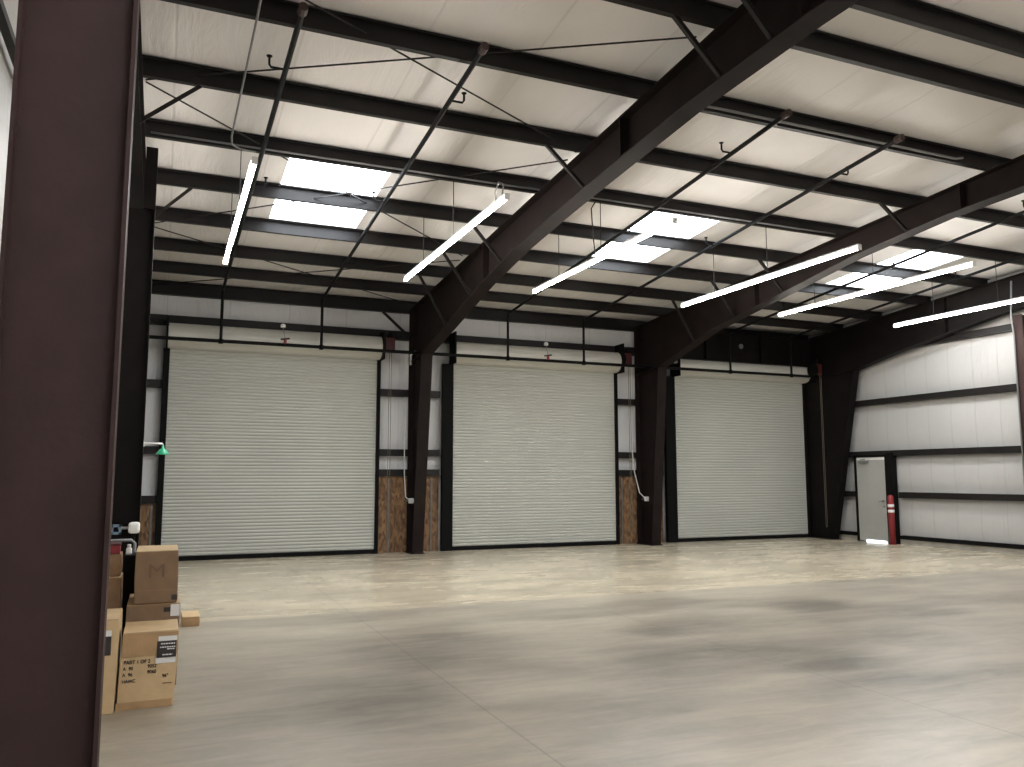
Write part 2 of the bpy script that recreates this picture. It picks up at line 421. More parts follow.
def column(i, label, cw=0.125, d0=0.42, d1=0.97, ztop=4.28, m='steel'):
    x = FX[i]
    t = thing('steel_column', (x, -0.25, 0), label, 'column', 'tapered columns along the back wall')
    zt = roof(0) - 0.215
    # web polygon in YZ
    prof = [(0.0, 0.0), (-d0, 0.0), (-d1, ztop), (-d1, roof(d1 * -1) - 0.22), (0.0, zt)]
    MB().prism(prof, x - 0.006, x + 0.006, 'X').build('web', m, t)
    MB().box(x - cw, x + cw, -0.012, 0.012, 0, zt).build('outer_flange', m, t)
    f = MB(); e = 0.016
    f.hexa([(x - cw, -d0 - e, 0), (x + cw, -d0 - e, 0), (x + cw, -d0, 0), (x - cw, -d0, 0)],
           [(x - cw, -d1 - e, ztop), (x + cw, -d1 - e, ztop), (x + cw, -d1, ztop), (x - cw, -d1, ztop)])
    f.build('inner_flange', m, t)
    MB().hexa([(x - cw, -0.014, zt - 0.003), (x + cw, -0.014, zt - 0.003), (x + cw, -0.014, zt + 0.010), (x - cw, -0.014, zt + 0.010)],
              [(x - cw, -d1, roof(-d1) - 0.218), (x + cw, -d1, roof(-d1) - 0.218), (x + cw, -d1, roof(-d1) - 0.205), (x - cw, -d1, roof(-d1) - 0.205)]).build('cap_plate', m, t)
    b = MB().box(x - cw - 0.03, x + cw + 0.03, -d0 - 0.06, 0.05, 0, 0.02)
    b.build('base_plate', m, t)
    s = MB().hexa([(x - cw + 0.01, -d1, ztop - 0.012), (x + cw - 0.01, -d1, ztop - 0.012), (x + cw - 0.01, 0, ztop - 0.10), (x - cw + 0.01, 0, ztop - 0.10)],
                  [(x - cw + 0.01, -d1, ztop + 0.004), (x + cw - 0.01, -d1, ztop + 0.004), (x + cw - 0.01, 0, ztop - 0.084), (x - cw + 0.01, 0, ztop - 0.084)])
    s.build('knee_stiffener', m, t)
    return t
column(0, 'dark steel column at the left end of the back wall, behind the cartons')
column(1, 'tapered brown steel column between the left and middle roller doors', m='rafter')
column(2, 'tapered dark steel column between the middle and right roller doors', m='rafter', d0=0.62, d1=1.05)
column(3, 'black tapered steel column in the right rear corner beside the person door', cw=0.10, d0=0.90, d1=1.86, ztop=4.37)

RB = [(-0.97, 4.28), (-2.88, 4.67), (-4.5, 5.01), (-6.0, 5.24), (-7.3, 5.37), (-8.3, 5.45), (-10.6, 5.61), (-12.4, 5.64)]
RB2 = [(-1.05, 4.28), (-3.15, 4.84), (-5.4, 5.18), (-7.2, 5.46), (-9.0, 5.63), (-12.4, 5.74)]
RB3 = [(-1.86, 4.37), (-3.2, 4.65), (-4.1, 4.80), (-6.0, 5.09), (-9.0, 5.42), (-12.4, 5.62)]
def rafter(i, label, prof, wide=None, m='steel', cw=0.13):
    x = FX[i]
    t = thing('steel_rafter', (x, prof[0][0], prof[0][1]), label, 'rafter', 'sloping main rafters')
    full = prof + [(2 * RY - y, z) for y, z in prof[-2::-1]]
    y0 = full[0][0]; yend = full[-1][0]
    top = [(y0, roof(y0) - 0.218), (RY, roof(RY) - 0.218), (yend, roof(yend) - 0.218)]
    w = MB()
    tp = lambda y: roof(y) - 0.215
    for (ya, za), (yb, zb) in zip(full, full[1:]):
        w.hexa([(x - .006, ya, za), (x + .006, ya, za), (x + .006, ya, tp(ya)), (x - .006, ya, tp(ya))],
               [(x - .006, yb, zb), (x + .006, yb, zb), (x + .006, yb, tp(yb)), (x - .006, yb, tp(yb))])
    w.build('web', m, t)
    def flange(pts, name, th, hw):
        f = MB()
        for (ya, za), (yb, zb) in zip(pts, pts[1:]):
            h = hw(ya - 0.01) if callable(hw) else hw
            f.hexa([(x - h, ya, za), (x + h, ya, za), (x + h, ya, za + th), (x - h, ya, za + th)],
                   [(x - h, yb, zb), (x + h, yb, zb), (x + h, yb, zb + th), (x - h, yb, zb + th)])
        return f.build(name, m, t)
    pb = full
    flange(pb, 'bottom_flange', -0.018, wide if wide else cw)
    flange(top, 'top_flange', 0.014, cw)
    for y in (-4.6, -9.3, RY):
        zb = None
        for (ya, za), (yb, zb_) in zip(full, full[1:]):
            if yb <= y <= ya: zb = za + (zb_ - za) * (y - ya) / (yb - ya)
        MB().box(x - cw + .01, x + cw - .01, y - 0.012, y + 0.012, zb, tp(y)).build('splice_plate', m, t)
    return t
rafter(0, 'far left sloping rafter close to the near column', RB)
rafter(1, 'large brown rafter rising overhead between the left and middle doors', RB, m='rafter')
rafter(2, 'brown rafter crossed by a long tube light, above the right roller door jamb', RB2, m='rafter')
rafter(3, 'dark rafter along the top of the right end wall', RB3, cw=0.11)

# portal beam over the right door
x0, x1 = FX[2] + 0.03, FX[3] - 0.03
t = thing('portal_beam', ((x0 + x1) / 2, -0.3, 4.7), 'deep dark beam above the right roller door', 'beam')
MB().box(x0, x1, -0.306, -0.294, 4.64, 5.36).build('web', 'steel', t)
MB().box(x0, x1, -0.40, -0.20, 4.624, 4.64).build('bottom_flange', 'steel', t)
MB().box(x0, x1, -0.40, -0.20, 5.36, 5.376).build('top_flange', 'steel', t)
MB().lathe((14.0, -0.306, 5.06), [(0.065, -0.03), (0.065, 0.0)], 18, 'Y').build('cover_disc', 'galv', t)
for k in range(1, 3): MB().box(x0 + (x1 - x0) * k / 3 - .005, x0 + (x1 - x0) * k / 3 + .005, -0.39, -0.307, 4.64, 5.36).build('stiffener', 'steel', t)

# end-wall columns (I section, web facing along the wall)
def end_column(xo, xi, y, zt, label, fl=0.06, tf=0.014):
    t = thing('end_wall_column', ((xo + xi) / 2, y, 0), label, 'column', 'end wall columns')
    s = 1 if xi > xo else -1
    MB().box(xo + s * tf, xi - s * tf, y - 0.006, y + 0.006, 0, zt).build('web', 'column', t)
    MB().box(xi - s * tf, xi, y - fl, y + fl, 0, zt).build('inner_flange', 'column', t)
    MB().box(xo, xo + s * tf, y - fl, y + fl, 0, zt).build('outer_flange', 'column', t)
    MB().box(min(xo, xi) - 0.02, max(xo, xi) + 0.02, y - fl - 0.02, y + fl + 0.02, 0, 0.022).build('base_plate', 'column', t)
    return t
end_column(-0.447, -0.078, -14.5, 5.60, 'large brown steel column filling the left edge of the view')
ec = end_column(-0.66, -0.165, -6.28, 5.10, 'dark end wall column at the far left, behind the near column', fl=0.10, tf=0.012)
for ch in ec.children: ch.data.materials[0] = M['steel']  # darker copy of the same primer, shade put into the colour
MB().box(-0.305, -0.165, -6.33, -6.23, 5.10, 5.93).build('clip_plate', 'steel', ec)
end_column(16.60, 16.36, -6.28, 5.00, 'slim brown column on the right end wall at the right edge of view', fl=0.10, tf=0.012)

# purlins: Z sections, one per bay and line
def zsec(y, zt, h=0.20, f=0.065, t=0.006, lip=0.02):
    zb = zt - h
    return [(y - t / 2, zb), (y + f, zb), (y + f, zb + lip), (y + f - t, zb + lip), (y + f - t, zb + t), (y + t / 2, zb + t),
            (y + t / 2, zt), (y - f, zt), (y - f, zt - lip), (y - f + t, zt - lip), (y - f + t, zt - t), (y - t / 2, zt - t)]
bays = ['left', 'middle', 'right']
for b in range(3):
    xa, xb = FX[b] if b else XL + 0.02, FX[b + 1] if b < 2 else XR - 0.10
    n = (9, 9, 7)[b]
    for k in range(n):
        y = PUR[k]
        m = MB().prism(zsec(y, roof(y)), xa, xb, 'X')
        o = m.build('roof_purlin', 'purlin')
        tag(o, 'dark roof purlin of the %s bay, %s up from the back wall' % (bays[b], ORD[k]), 'purlin', 'dark roof purlins')
    # eave strut (C section, tall)
    m = MB()
    yy, zt, zb = 0.10, roof(0.1) - 0.005, 5.31
    m.prism([(yy, zb), (yy - .09, zb), (yy - .09, zb + .03), (yy - .082, zb + .03), (yy - .082, zb + .008), (yy - .008, zb + .008), (yy - .008, zt - .008),
             (yy - .09, zt - .008), (yy - .09, zt), (yy, zt)], xa if b else XL + .02, xb, 'X')
    tag(m.build('eave_strut', 'purlin'), 'dark eave strut along the top of the back wall, %s bay' % bays[b], 'strut', 'eave struts')

# roof rod bracing in the left bay
rods = [((-0.29, -8.05), (5.05, -10.9), 'upper panel, rising to the right'), ((-0.29, -10.85), (5.05, -8.15), 'upper panel, falling to the right'),
        ((-0.29, -8.0), (5.05, -3.55), 'middle panel, falling to the right'), ((-0.29, -3.55), (5.05, -7.9), 'middle panel, rising to the right'),
        ((-0.29, -3.35), (5.05, -0.05), 'lower panel, falling to the right'), ((-0.29, -0.05), (5.05, -3.4), 'lower panel, rising to the right')]
for ri, ((xa, ya), (xb, yb), d) in enumerate(rods):
    dz = 0.10 + 0.035 * (ri % 2)
    m = MB().tube([(xa, ya, roof(ya) - dz), (xb, yb, roof(yb) - dz)], 0.010, 6)
    tag(m.build('brace_rod', 'rod'), 'thin bracing rod in the left bay roof, ' + d, 'rod', 'roof bracing rods')

# flange braces (small angles from purlin to rafter bottom flange)
def zbot(prof, y):
    for (ya, za), (yb, zb) in zip(prof, prof[1:]):
        if yb <= y <= ya: return za + (zb - za) * (y - ya) / (yb - ya)
    return prof[0][1]
def fbrace(fi, side, k, label):
    y = PUR[k]; x = FX[fi]; hw = 0.11
    p = (x + side * (0.70 if fi == 0 else 0.66), y + 0.01, roof(y) - 0.19); q = (x + side * (hw - .02), y + 0.01, zbot(RB2 if fi == 2 else RB, y) + 0.0)
    tag(MB().angle(p, q, 0.045, 0.006).build('flange_brace', 'rod'), label, 'brace', 'flange braces')
for k in (1, 2, 3, 5, 7, 8): fbrace(1, -1, k, 'short diagonal brace on the left of the central rafter at the %s purlin' % ORD[k])
for k in (1, 2, 3, 5): fbrace(2, -1, k, 'short diagonal brace on the left of the right-hand rafter at the %s purlin' % ORD[k])
for k in (3, 5): fbrace(0, 1, k, 'short diagonal brace at the left end of the %s purlin, left bay' % ORD[k])
tag(MB().angle((FX[1] - 0.75, -0.02, 5.28), (FX[1] - 0.14, -0.03, 4.75), 0.05, 0.006).build('knee_brace', 'rod'), 'short diagonal knee brace left of the central column head', 'brace', 'knee braces')
tag(MB().angle((FX[1] + 0.95, -0.02, 5.28), (FX[1] + 0.14, -0.75, 4.62), 0.05, 0.006).build('knee_brace', 'rod'), 'short diagonal knee brace right of the central column head', 'brace', 'knee braces')

# girts on the back wall
def csec(u, z, h=0.16, d=0.18, t=0.008):   # channel lying on its side, open to the outside
    return [(u, z - h / 2), (u, z + h / 2), (u + d, z + h / 2), (u + d, z + h / 2 - t), (u + t, z + h / 2 - t), (u + t, z - h / 2 + t), (u + d, z - h / 2 + t), (u + d, z - h / 2)]
for b in range(3):
    xa, xb = (FX[b] + 0.02 if b else XL + 0.05), FX[b + 1] - 0.02
    o = MB().prism(csec(0.03, 4.80, 0.19), xa, xb, 'X').build('wall_girt', 'purlin')
    tag(o, 'long dark girt above the %s roller door' % bays[b], 'girt', 'back wall girts')
gaps = [(XL + 0.08, -0.025, 'left of the left roller door'), (4.385, FX[1] - 0.02, 'between the left door and the central column'), (FX[1] + 0.02, 5.80, 'between the central column and the middle door'),
        (10.39, FX[2] - 0.02, 'between the middle door and the dark column'), (FX[2] + 0.02, 11.74, 'between the dark column and the right door')]
hts = [('upper', 3.50), ('middle', 2.17), ('low', 1.73)]
for gi, (xa, xb, d) in enumerate(gaps):
    for nm, z in hts:
        if gi == 0 and nm == 'low': z = 1.20
        o = MB().prism(csec(0.03, z, 0.15), xa, xb, 'X').build('wall_girt', 'purlin')
        tag(o, '%s short dark girt %s' % (nm, d), 'girt', 'back wall girts')
# OSB panels and studs low between doors
osb_lab = ['brown strand board panel behind the cartons, left of the left door', 'brown strand board panel left of the central column', 'brown strand board panel right of the central column',
           'brown strand board panel left of the dark column, by the middle door', 'brown strand board panel right of the dark column']
for gi, (xa, xb, d) in enumerate(gaps):
    zt = 1.11 if gi == 0 else 1.65
    o = MB().box(xa, xb, 0.10, 0.118, 0.0, zt).build('strand_board', 'osb'); tag(o, osb_lab[gi], 'board', 'strand board panels')
studs = [(4.66, 'left of the central column'), (5.63, 'right of the central column'), (10.55, 'beside the middle door, left of the dark column'), (-0.10, 'left of the left roller door')]
for x, d in studs:
    m = MB().prism([(x - .02, .095), (x + .02, .095), (x + .02, .075), (x + .017, .075), (x + .017, .092), (x - .017, .092), (x - .017, .075), (x - .02, .075)], 0, 1.62 if x > 0 else 1.10, 'Z')
    tag(m.build('metal_stud', 'galv'), 'narrow galvanised stud on the strand board ' + d, 'stud', 'galvanised studs')

# right wall girts
rg = [(1.19, 'low', [(-2.80, -6.24), (-6.32, -14)]), (2.21, 'second', [(0.0, -6.24), (-6.32, -14)]), (3.52, 'third', [(0.0, -6.24), (-6.32, -14)]), (4.81, 'top', [(0.0, -6.24), (-6.32, -14)])]
for z, nm, spans in rg:
    for si, (ya, yb) in enumerate(spans[:2]):
        m = MB(); pr = csec(0, z, 0.14)
        m.prism([(16.60 + p[0], p[1]) for p in pr], yb, ya, 'Y')
        tag(m.build('wall_girt', 'purlin'), '%s dark girt on the right end wall, %s its slim column' % (nm, ('left of', 'right of')[si]), 'girt', 'right wall girts')
m = MB().prism([(16.60 + p[0], p[1]) for p in csec(0, 1.19, 0.14)], -1.46, -0.02, 'Y')
tag(m.build('wall_girt', 'purlin'), 'short low girt between the corner column and the person door', 'girt', 'right wall girts')
# left wall girts (seen as a sliver past the near column)
for z, nm in ((3.66, 'upper'), (4.8, 'top'), (2.2, 'middle')):
    m = MB().prism([(-0.645 - p[0], p[1]) for p in csec(0, z, 0.04, 0.04, 0.006)], -22, -1.9, 'Y')
    tag(m.build('wall_girt', 'purlin'), '%s dark girt on the far left wall behind the near column' % nm, 'girt', 'left wall girts')

# ------------------------------------------------------------------ roller doors
dlab = ['left', 'middle', 'right']
for i, (a, b) in enumerate(doors):
    t = thing('door_%d' % (i + 1), ((a + b) / 2, 0, 0), 'closed pale ribbed roller door, %s of the three' % dlab[i], 'roller door', 'pale roller doors', 'structure')
    n = 62; p = (DH + 0.12 - 0.09) / n; m = MB(); vs = []; fs = []
    prof = []
    for k in range(n):
        z = 0.09 + k * p
        prof += [(0.004, z), (-0.006, z + 0.2 * p), (-0.009, z + 0.5 * p), (-0.006, z + 0.8 * p)]
    prof.append((0.004, 0.09 + n * p))
    for y, z in prof: vs += [(a + 0.01, y, z), (b - 0.01, y, z)]
    for k in range(len(prof) - 1): fs.append((2 * k, 2 * k + 1, 2 * k + 3, 2 * k + 2))
    m.add(vs, fs).build('curtain', 'curtain', t)
    bb = MB().box(a + 0.005, b - 0.005, -0.03, 0.02, 0.0, 0.085); bb.build('bottom_bar', 'black', t)
    lw = (0.10, 0.23, 0.27)[i]
    for nm, u0, u1 in (('guide', a - lw, a + 0.02), ('guide', b - 0.02, b + 0.055)):
        g = MB().box(u0, u1, -0.055, -0.02, 0, DH); g.box(u0, u0 + 0.02, -0.02, 0.06, 0, DH); g.box(u1 - 0.02, u1, 0.012, 0.06, 0, DH)
        g.build('guide', 'black', t)
    # hood: rolled sheet over the barrel
    hp = []
    for k in range(15):
        q = PI * (k / 14) * 1.05 - 0.05 * PI
        hp.append((-0.10 - 0.24 * math.sin(q), 4.46 + 0.25 * math.cos(q)))
    zc = hp + [(0.02, 4.205), (0.02, 4.71)]
    MB().prism(zc, a - 0.02, b + 0.02, 'X').build('hood', 'hood', t, True)
    h = bpy.data.objects[t.children[-1].name]
    es = h.modifiers.new('edges', 'EDGE_SPLIT'); es.split_angle = math.radians(40)
    for u0, u1, nm in ((a - 0.06, a - 0.03, 'bracket'), (b + 0.03, b + 0.06, 'bracket')):
        MB().box(u0, u1, -0.40, 0.02, 4.18, 4.90 if i else 4.80).build('bracket_plate', 'black', t)

# chain operators
olab = ['dark red chain hoist operator at the upper right of the left roller door', 'dark red chain hoist operator at the upper right of the middle roller door',
        'dark red chain hoist operator at the upper right of the right roller door']
for i, (a, b) in enumerate(doors):
    x = b + 0.17; y = -0.30
    if i == 2: x = b - 0.06; y = -0.62
    t = thing('chain_operator', (x, y, 4.3), olab[i], 'door operator', 'door operators')
    MB().box(x - 0.11, x + 0.11, y - 0.10, y + 0.12, 4.36, 4.66).build('housing', 'darkred', t, False, 0.015)
    MB().lathe((x - 0.13, y, 4.50), [(0.05, -0.02), (0.19, -0.015), (0.19, 0.015), (0.05, 0.02)], 20, 'X').build('sprocket', 'black', t)
    MB().lathe((x, y - 0.02, 4.66), [(0.05, 0), (0.055, 0.05), (0.04, 0.12), (0.015, 0.14)], 14, 'Z').build('motor_cap', 'black', t)
    c = MB()
    for dx in (-0.022, 0.022): c.tube([(x + dx, y - 0.13, 4.40), (x + dx, y - 0.13, 0.35)], 0.006, 6)
    c.tube([(x - 0.022, y - 0.13, 0.35), (x, y - 0.13, 0.31), (x + 0.022, y - 0.13, 0.35)], 0.008, 6)
    c.build('hand_chain', 'chain', t)
t = bpy.data.objects['door_3']
MB().lathe((11.74, -0.33, 4.54), [(0.17, -0.03), (0.19, -0.02), (0.15, 0.0), (0.19, 0.02), (0.17, 0.03)], 22, 'X').build('chain_wheel', 'black', t)
MB().lathe((11.74, -0.33, 4.54), [(0.05, -0.06), (0.05, 0.22)], 14, 'X').build('wheel_hub', 'galv', t)
# small red valve fittings in front of the hoods
for x, d in ((2.25, 'left'), (8.18, 'middle')):
    t = thing('hanging_fitting', (x, -0.68, 4.45), 'small red and white fitting in front of the %s door hood' % d, 'fitting', 'small red fittings')
    MB().lathe((x, -0.68, 4.38), [(0.015, -0.04), (0.032, -0.025), (0.032, 0.025), (0.015, 0.045)], 12, 'Z').build('body', 'red', t)
    MB().tube([(x, -0.597, 4.335), (x, -0.68, 4.35)], 0.010, 6).build('strap', 'rod', t)
    MB().tube([(x - 0.09, -0.68, 4.42), (x + 0.09, -0.68, 4.45)], 0.018, 8).build('cross_arm', 'rust', t)
    MB().lathe((x - 0.05, -0.68, 4.70), [(0.05, -0.03), (0.05, 0.02), (0.03, 0.04)], 12, 'Z').build('white_cap', 'white', t)
    MB().tube([(x - 0.05, -0.68, 4.67), (x, -0.68, 4.43)], 0.008, 6).build('stem', 'conduit', t)

# ------------------------------------------------------------------ sprinkler pipework
o = thing('sprinkler_main', (8.0, -0.56, 4.33), 'long dark sprinkler main running in front of the roller door hoods', 'pipe')
MB().tube([(XL + 0.2, -0.56, 4.33), (16.08, -0.56, 4.33)], 0.036, 10).build('pipe', 'pipe', o)
RIS = [(1.02, 1.10), (3.0, 2.92), (7.22, 6.86), (9.18, 8.72), (13.45, 12.75), (15.45, 14.9)]
for k, (xa, xb) in enumerate(RIS):
    MB().lathe((xa, -0.56, 4.33), [(0.045, -0.05), (0.05, 0.0), (0.045, 0.044)], 10, 'Z').build('tee_coupling', 'black', o)
for k, (xa, xb) in enumerate(RIS):
    t = thing('sprinkler_branch', (xa, -0.56, 4.376), 'dark sprinkler branch pipe, %s from the left, rising from the main and up the roof' % ORD[k], 'pipe', 'sprinkler branch pipes')
    off = 0.28; ye = -10.2
    X = lambda y: xa + (xb - xa) * (y + 0.47) / (ye + 0.47)
    zz = lambda y: roof(y) - off
    MB().tube([(xa, -0.56, 4.376), (xa, -0.56, zz(-0.56) - 0.05), (xa, -0.61, zz(-0.6)), (X(ye), ye, zz(ye))], 0.030, 8).build('pipe', 'pipe', t)
    MB().lathe((X(ye), ye, zz(ye)), [(0.045, -0.05), (0.05, 0.06)], 10, 'Y').build('end_cap', 'rust', t)
    for j, y in enumerate((-9.1, -6.0, -3.0)):
        sd = -1 if (k + j) % 2 == 0 else 1
        h = MB().tube([(X(y), y, zz(y)), (X(y) + sd * 0.15, y, zz(y)), (X(y) + sd * 0.17, y, zz(y) + 0.03), (X(y) + sd * 0.17, y, zz(y) + 0.10)], 0.013, 6)
        h.lathe((X(y) + sd * 0.17, y, zz(y) + 0.10), [(0.012, 0), (0.032, 0.015), (0.032, 0.022), (0.01, 0.026)], 8, 'Z')
        h.build('sprinkler_head', 'pipe', t)

# electrical conduits
def cond(name, pts, r, mname, label, cat='conduit', group='conduits'):
    return tag(MB().tube(pts, r, 8).build(name, mname, None, True), label, cat, group)
yc = -6.915
cond('conduit', [(-0.25, yc + .01, roof(yc) - 0.168), (5.15, yc + .01, roof(yc) - 0.168)], 0.014, 'conduit', 'thin grey conduit clipped under the fifth purlin of the left bay')
cond('conduit', [(5.48, yc + .01, roof(yc) - 0.168), (10.85, yc + .01, roof(yc) - 0.168)], 0.014, 'conduit', 'thin grey conduit clipped under the fifth purlin of the middle bay')
yc2 = -9.84
cond('conduit', [(5.48, yc2, roof(yc2) - 0.165), (10.2, yc2, roof(yc2) - 0.165), (10.35, yc2, roof(yc2) - 0.13)], 0.018, 'conduit', 'thin grey conduit clipped under the seventh purlin of the middle bay')
pts = [(0.73, -14.0, roof(-14.0) - 0.25), (0.73, -12.4, roof(-12.4) - 0.25), (0.72, -9.9, roof(-9.9) - 0.25), (0.68, -7.3, roof(-7.3) - 0.25), (0.70, -7.1, roof(-7.1) - 0.26), (0.80, -7.02, roof(-7.0) - 0.265), (1.0, -7.0, roof(-7.0) - 0.27)]
cond('cable', pts, 0.012, 'conduit', 'grey cable sagging along the roof slope at the left, turning to the left tube light', 'cable', None)
def box_conduit(pts, bx, label):
    t = thing('conduit_drop', pts[-1], label, 'conduit', 'conduit drops beside the columns')
    MB().tube(pts, 0.012, 8).build('conduit', 'white', t, True)
    x, y, z = bx
    MB().box(x - 0.06, x + 0.05, y - 0.05, y + 0.0, z - 0.055, z + 0.055).build('outlet_box', 'white', t, False, 0.008)
    MB().tube([(x - 0.13, y - 0.02, z), (x + 0.15, y - 0.02, z)], 0.011, 8).build('stub', 'conduit', t)
    return t
box_conduit([(4.96, 0.01, 3.40), (4.98, 0.01, 1.70), (5.0, -0.04, 1.2), (5.05, -0.14, 1.14)], (5.09, -0.16, 1.12), 'white conduit drop ending in an outlet box on the central column')
box_conduit([(10.78, 0.01, 2.60), (10.84, -0.04, 1.75), (10.90, -0.16, 1.25), (10.96, -0.30, 1.12)], (11.00, -0.30, 1.10), 'white conduit drop ending in an outlet box on the dark column')
cond('conduit', [(5.06, -0.1, 4.12), (5.06, -0.1, 4.34), (5.10, -0.1, 4.41), (5.20, -0.1, 4.43)], 0.026, 'white', 'short white elbow pipe at the head of the central column', 'pipe', None)
cond('conduit', [(16.33, -6.20, 0.6), (16.33, -6.20, 4.55), (16.25, -6.22, 4.95), (16.22, -6.3, 5.70)], 0.018, 'conduit', 'pale conduit running up the slim end wall column', 'conduit', 'conduits')

# ------------------------------------------------------------------ strip lights
LZ = 4.98
LX = [0.83, 3.74, 6.14, 9.35, 11.75, 15.0]
LLAB = ['leftmost lit tube light, left of the left skylight', 'lit tube light left of the central rafter', 'lit tube light just right of the central rafter, running into the middle skylight',
        'lit tube light crossing the right-hand rafter', 'lit tube light crossing in front of the right skylight', 'rightmost lit tube light, near the right end wall']
def make_light(x, ya, yb, label):
    t = thing('strip_light', (x, (ya + yb) / 2, LZ), label, 'strip light', 'suspended tube lights')
    MB().box(x - .030, x + .030, ya, yb, LZ + .026, LZ + .055).build('housing', 'white', t)
    pr = [(x + 0.0275 * math.cos(q), LZ + 0.0275 * math.sin(q)) for q in [2 * PI * k / 12 for k in range(12)]]
    MB().prism(pr, ya + .02, yb - .02, 'Y').build('lens', 'lens', t)
    for y in (ya, yb): MB().box(x - .033, x + .033, y - .012, y + .012, LZ - .033, LZ + .045).build('end_cap', 'white', t)
    for y in (-6.86, -5.40):
        y2 = y
        MB().tube([(x, y2, LZ + .05), (x, y2, roof(y2) - 0.19)], 0.006, 5).build('hanger_wire', 'rod', t)
    return t
L0 = make_light(LX[0], -8.85, -4.38, LLAB[0])
for x, lab in zip(LX[1:], LLAB[1:]):
    c = copy_tree(L0, None, Vector((x, L0.location.y, LZ))); c['label'] = lab
# unseen matching row added in the front half, behind the viewer, for more light
L1 = None
for k, x in enumerate(LX):
    c = copy_tree(L0, None, Vector((x, 2 * RY - L0.location.y, LZ)))
    c['label'] = 'added tube light in the unseen front half of the hall, %s from the left' % ORD[k]; c['group'] = 'added tube lights of the front half'
for x, d in ((3.75, 'left'),):
    cond('cable', [(3.72, -8.75, LZ + .05), (3.70, -8.85, LZ + .16), (3.66, -8.78, LZ + .20), (3.68, -8.62, LZ + .12), (3.72, -8.55, LZ + .05)], 0.010, 'conduit', 'small loop of cable on the tube light left of the central rafter', 'cable', None)
cond('hanging_cable', [(6.05, -6.88, roof(-6.88) - .20), (5.98, -6.86, 5.75), (6.00, -6.86, 5.4), (6.04, -6.86, 5.0)], 0.010, 'rod', 'dark cable dropping to the tube light right of the central rafter', 'cable', None)

# ------------------------------------------------------------------ person door and red post on the right wall
t = thing('door_4', (16.58, -2.0, 0), 'grey flush person door in the right end wall', 'door', None, 'structure')
MB().box(16.575, 16.62, -2.47, -1.55, 0.02, 2.12).build('leaf', 'persondoor', t)
f = MB().box(16.55, 16.72, -1.55, -1.49, 0, 2.17); f.box(16.55, 16.72, -2.53, -2.47, 0, 2.17); f.box(16.55, 16.72, -2.53, -1.49, 2.12, 2.18)
f.build('door_frame', 'black', t)
MB().box(16.568, 16.576, -2.45, -1.57, 2.055, 2.12).build('top_rail', 'white', t)
m = MB().box(16.50, 16.575, -1.95, -1.68, 1.97, 2.03); m.angle((16.52, -1.72, 2.05), (16.46, -1.95, 2.06), 0.02, 0.006)
m.build('door_closer', 'galv', t)
m = MB().lathe((16.56, -2.36, 1.03), [(0.03, 0.0), (0.03, 0.015)], 12, 'X'); m.tube([(16.56, -2.36, 1.03), (16.52, -2.36, 1.03), (16.515, -2.28, 1.03)], 0.011, 8)
m.build('lever_handle', 'galv', t)
MB().lathe((16.555, -2.37, 0.90), [(0.022, 0.0), (0.022, 0.02)], 12, 'X').build('deadbolt', 'galv', t)
MB().box(16.56, 16.60, -2.40, -1.78, 0.0, 0.055).build('daylight_gap', 'gap', t)
m = MB().box(16.54, 16.70, -2.70, -2.53, 0, 2.22)
tag(m.build('door_jamb_post', 'black'), 'dark square jamb post to the right of the person door', 'post')
t = thing('marker_post', (16.44, -2.70, 0), 'red post with two white bands beside the person door', 'post')
MB().lathe((16.44, -2.70, 0), [(0.072, 0), (0.072, 1.12), (0.06, 1.17), (0.03, 1.19)], 18).build('post_body', 'red', t, True)
for z in (0.80, 0.93): MB().lathe((16.44, -2.70, z), [(0.075, -0.035), (0.075, 0.035)], 18).build('white_band', 'label', t, True)
MB().lathe((16.44, -2.70, 0), [(0.095, 0), (0.095, 0.012)], 18).build('foot', 'red', t)

# ------------------------------------------------------------------ shower and eyewash on the left column
t = thing('safety_shower', (-0.16, -6.32, 2.06), 'green cone shower head on a white arm beside the left roller door', 'shower')
MB().tube([(-0.165, -6.30, 2.06), (0.05, -6.30, 2.06), (0.06, -6.30, 2.04)], 0.014, 8).build('arm', 'white', t, True)
MB().lathe((0.06, -6.30, 1.925), [(0.085, 0.0), (0.08, 0.01), (0.04, 0.06), (0.016, 0.08), (0.013, 0.115)], 20).build('shower_head', 'green', t, True)
MB().box(-0.165, -0.155, -6.34, -6.26, 2.02, 2.10).build('mounting_plate', 'white', t)
t = thing('eyewash_station', (-0.35, -6.45, 0.9), 'white and blue grey eyewash unit low on the dark end wall column', 'eyewash')
MB().box(-0.285, -0.155, -6.52, -6.40, 0.955, 1.09).build('bowl', 'white', t, False, 0.03)
MB().tube([(-0.40, -6.45, 1.02), (-0.27, -6.45, 1.02)], 0.018, 8).build('arm', 'conduit', t)
m = MB()
for x0, x1, z0, z1 in ((-0.48, -0.45, 0.945, 1.065), (-0.39, -0.36, 0.945, 1.065), (-0.48, -0.36, 0.945, 0.975), (-0.48, -0.36, 1.035, 1.065)): m.box(x0, x1, -6.50, -6.42, z0, z1)
m.build('blue_bracket', 'blue', t)
MB().tube([(-0.22, -6.46, 0.96), (-0.22, -6.46, 0.0)], 0.018, 8).build('drain_pipe', 'black', t)

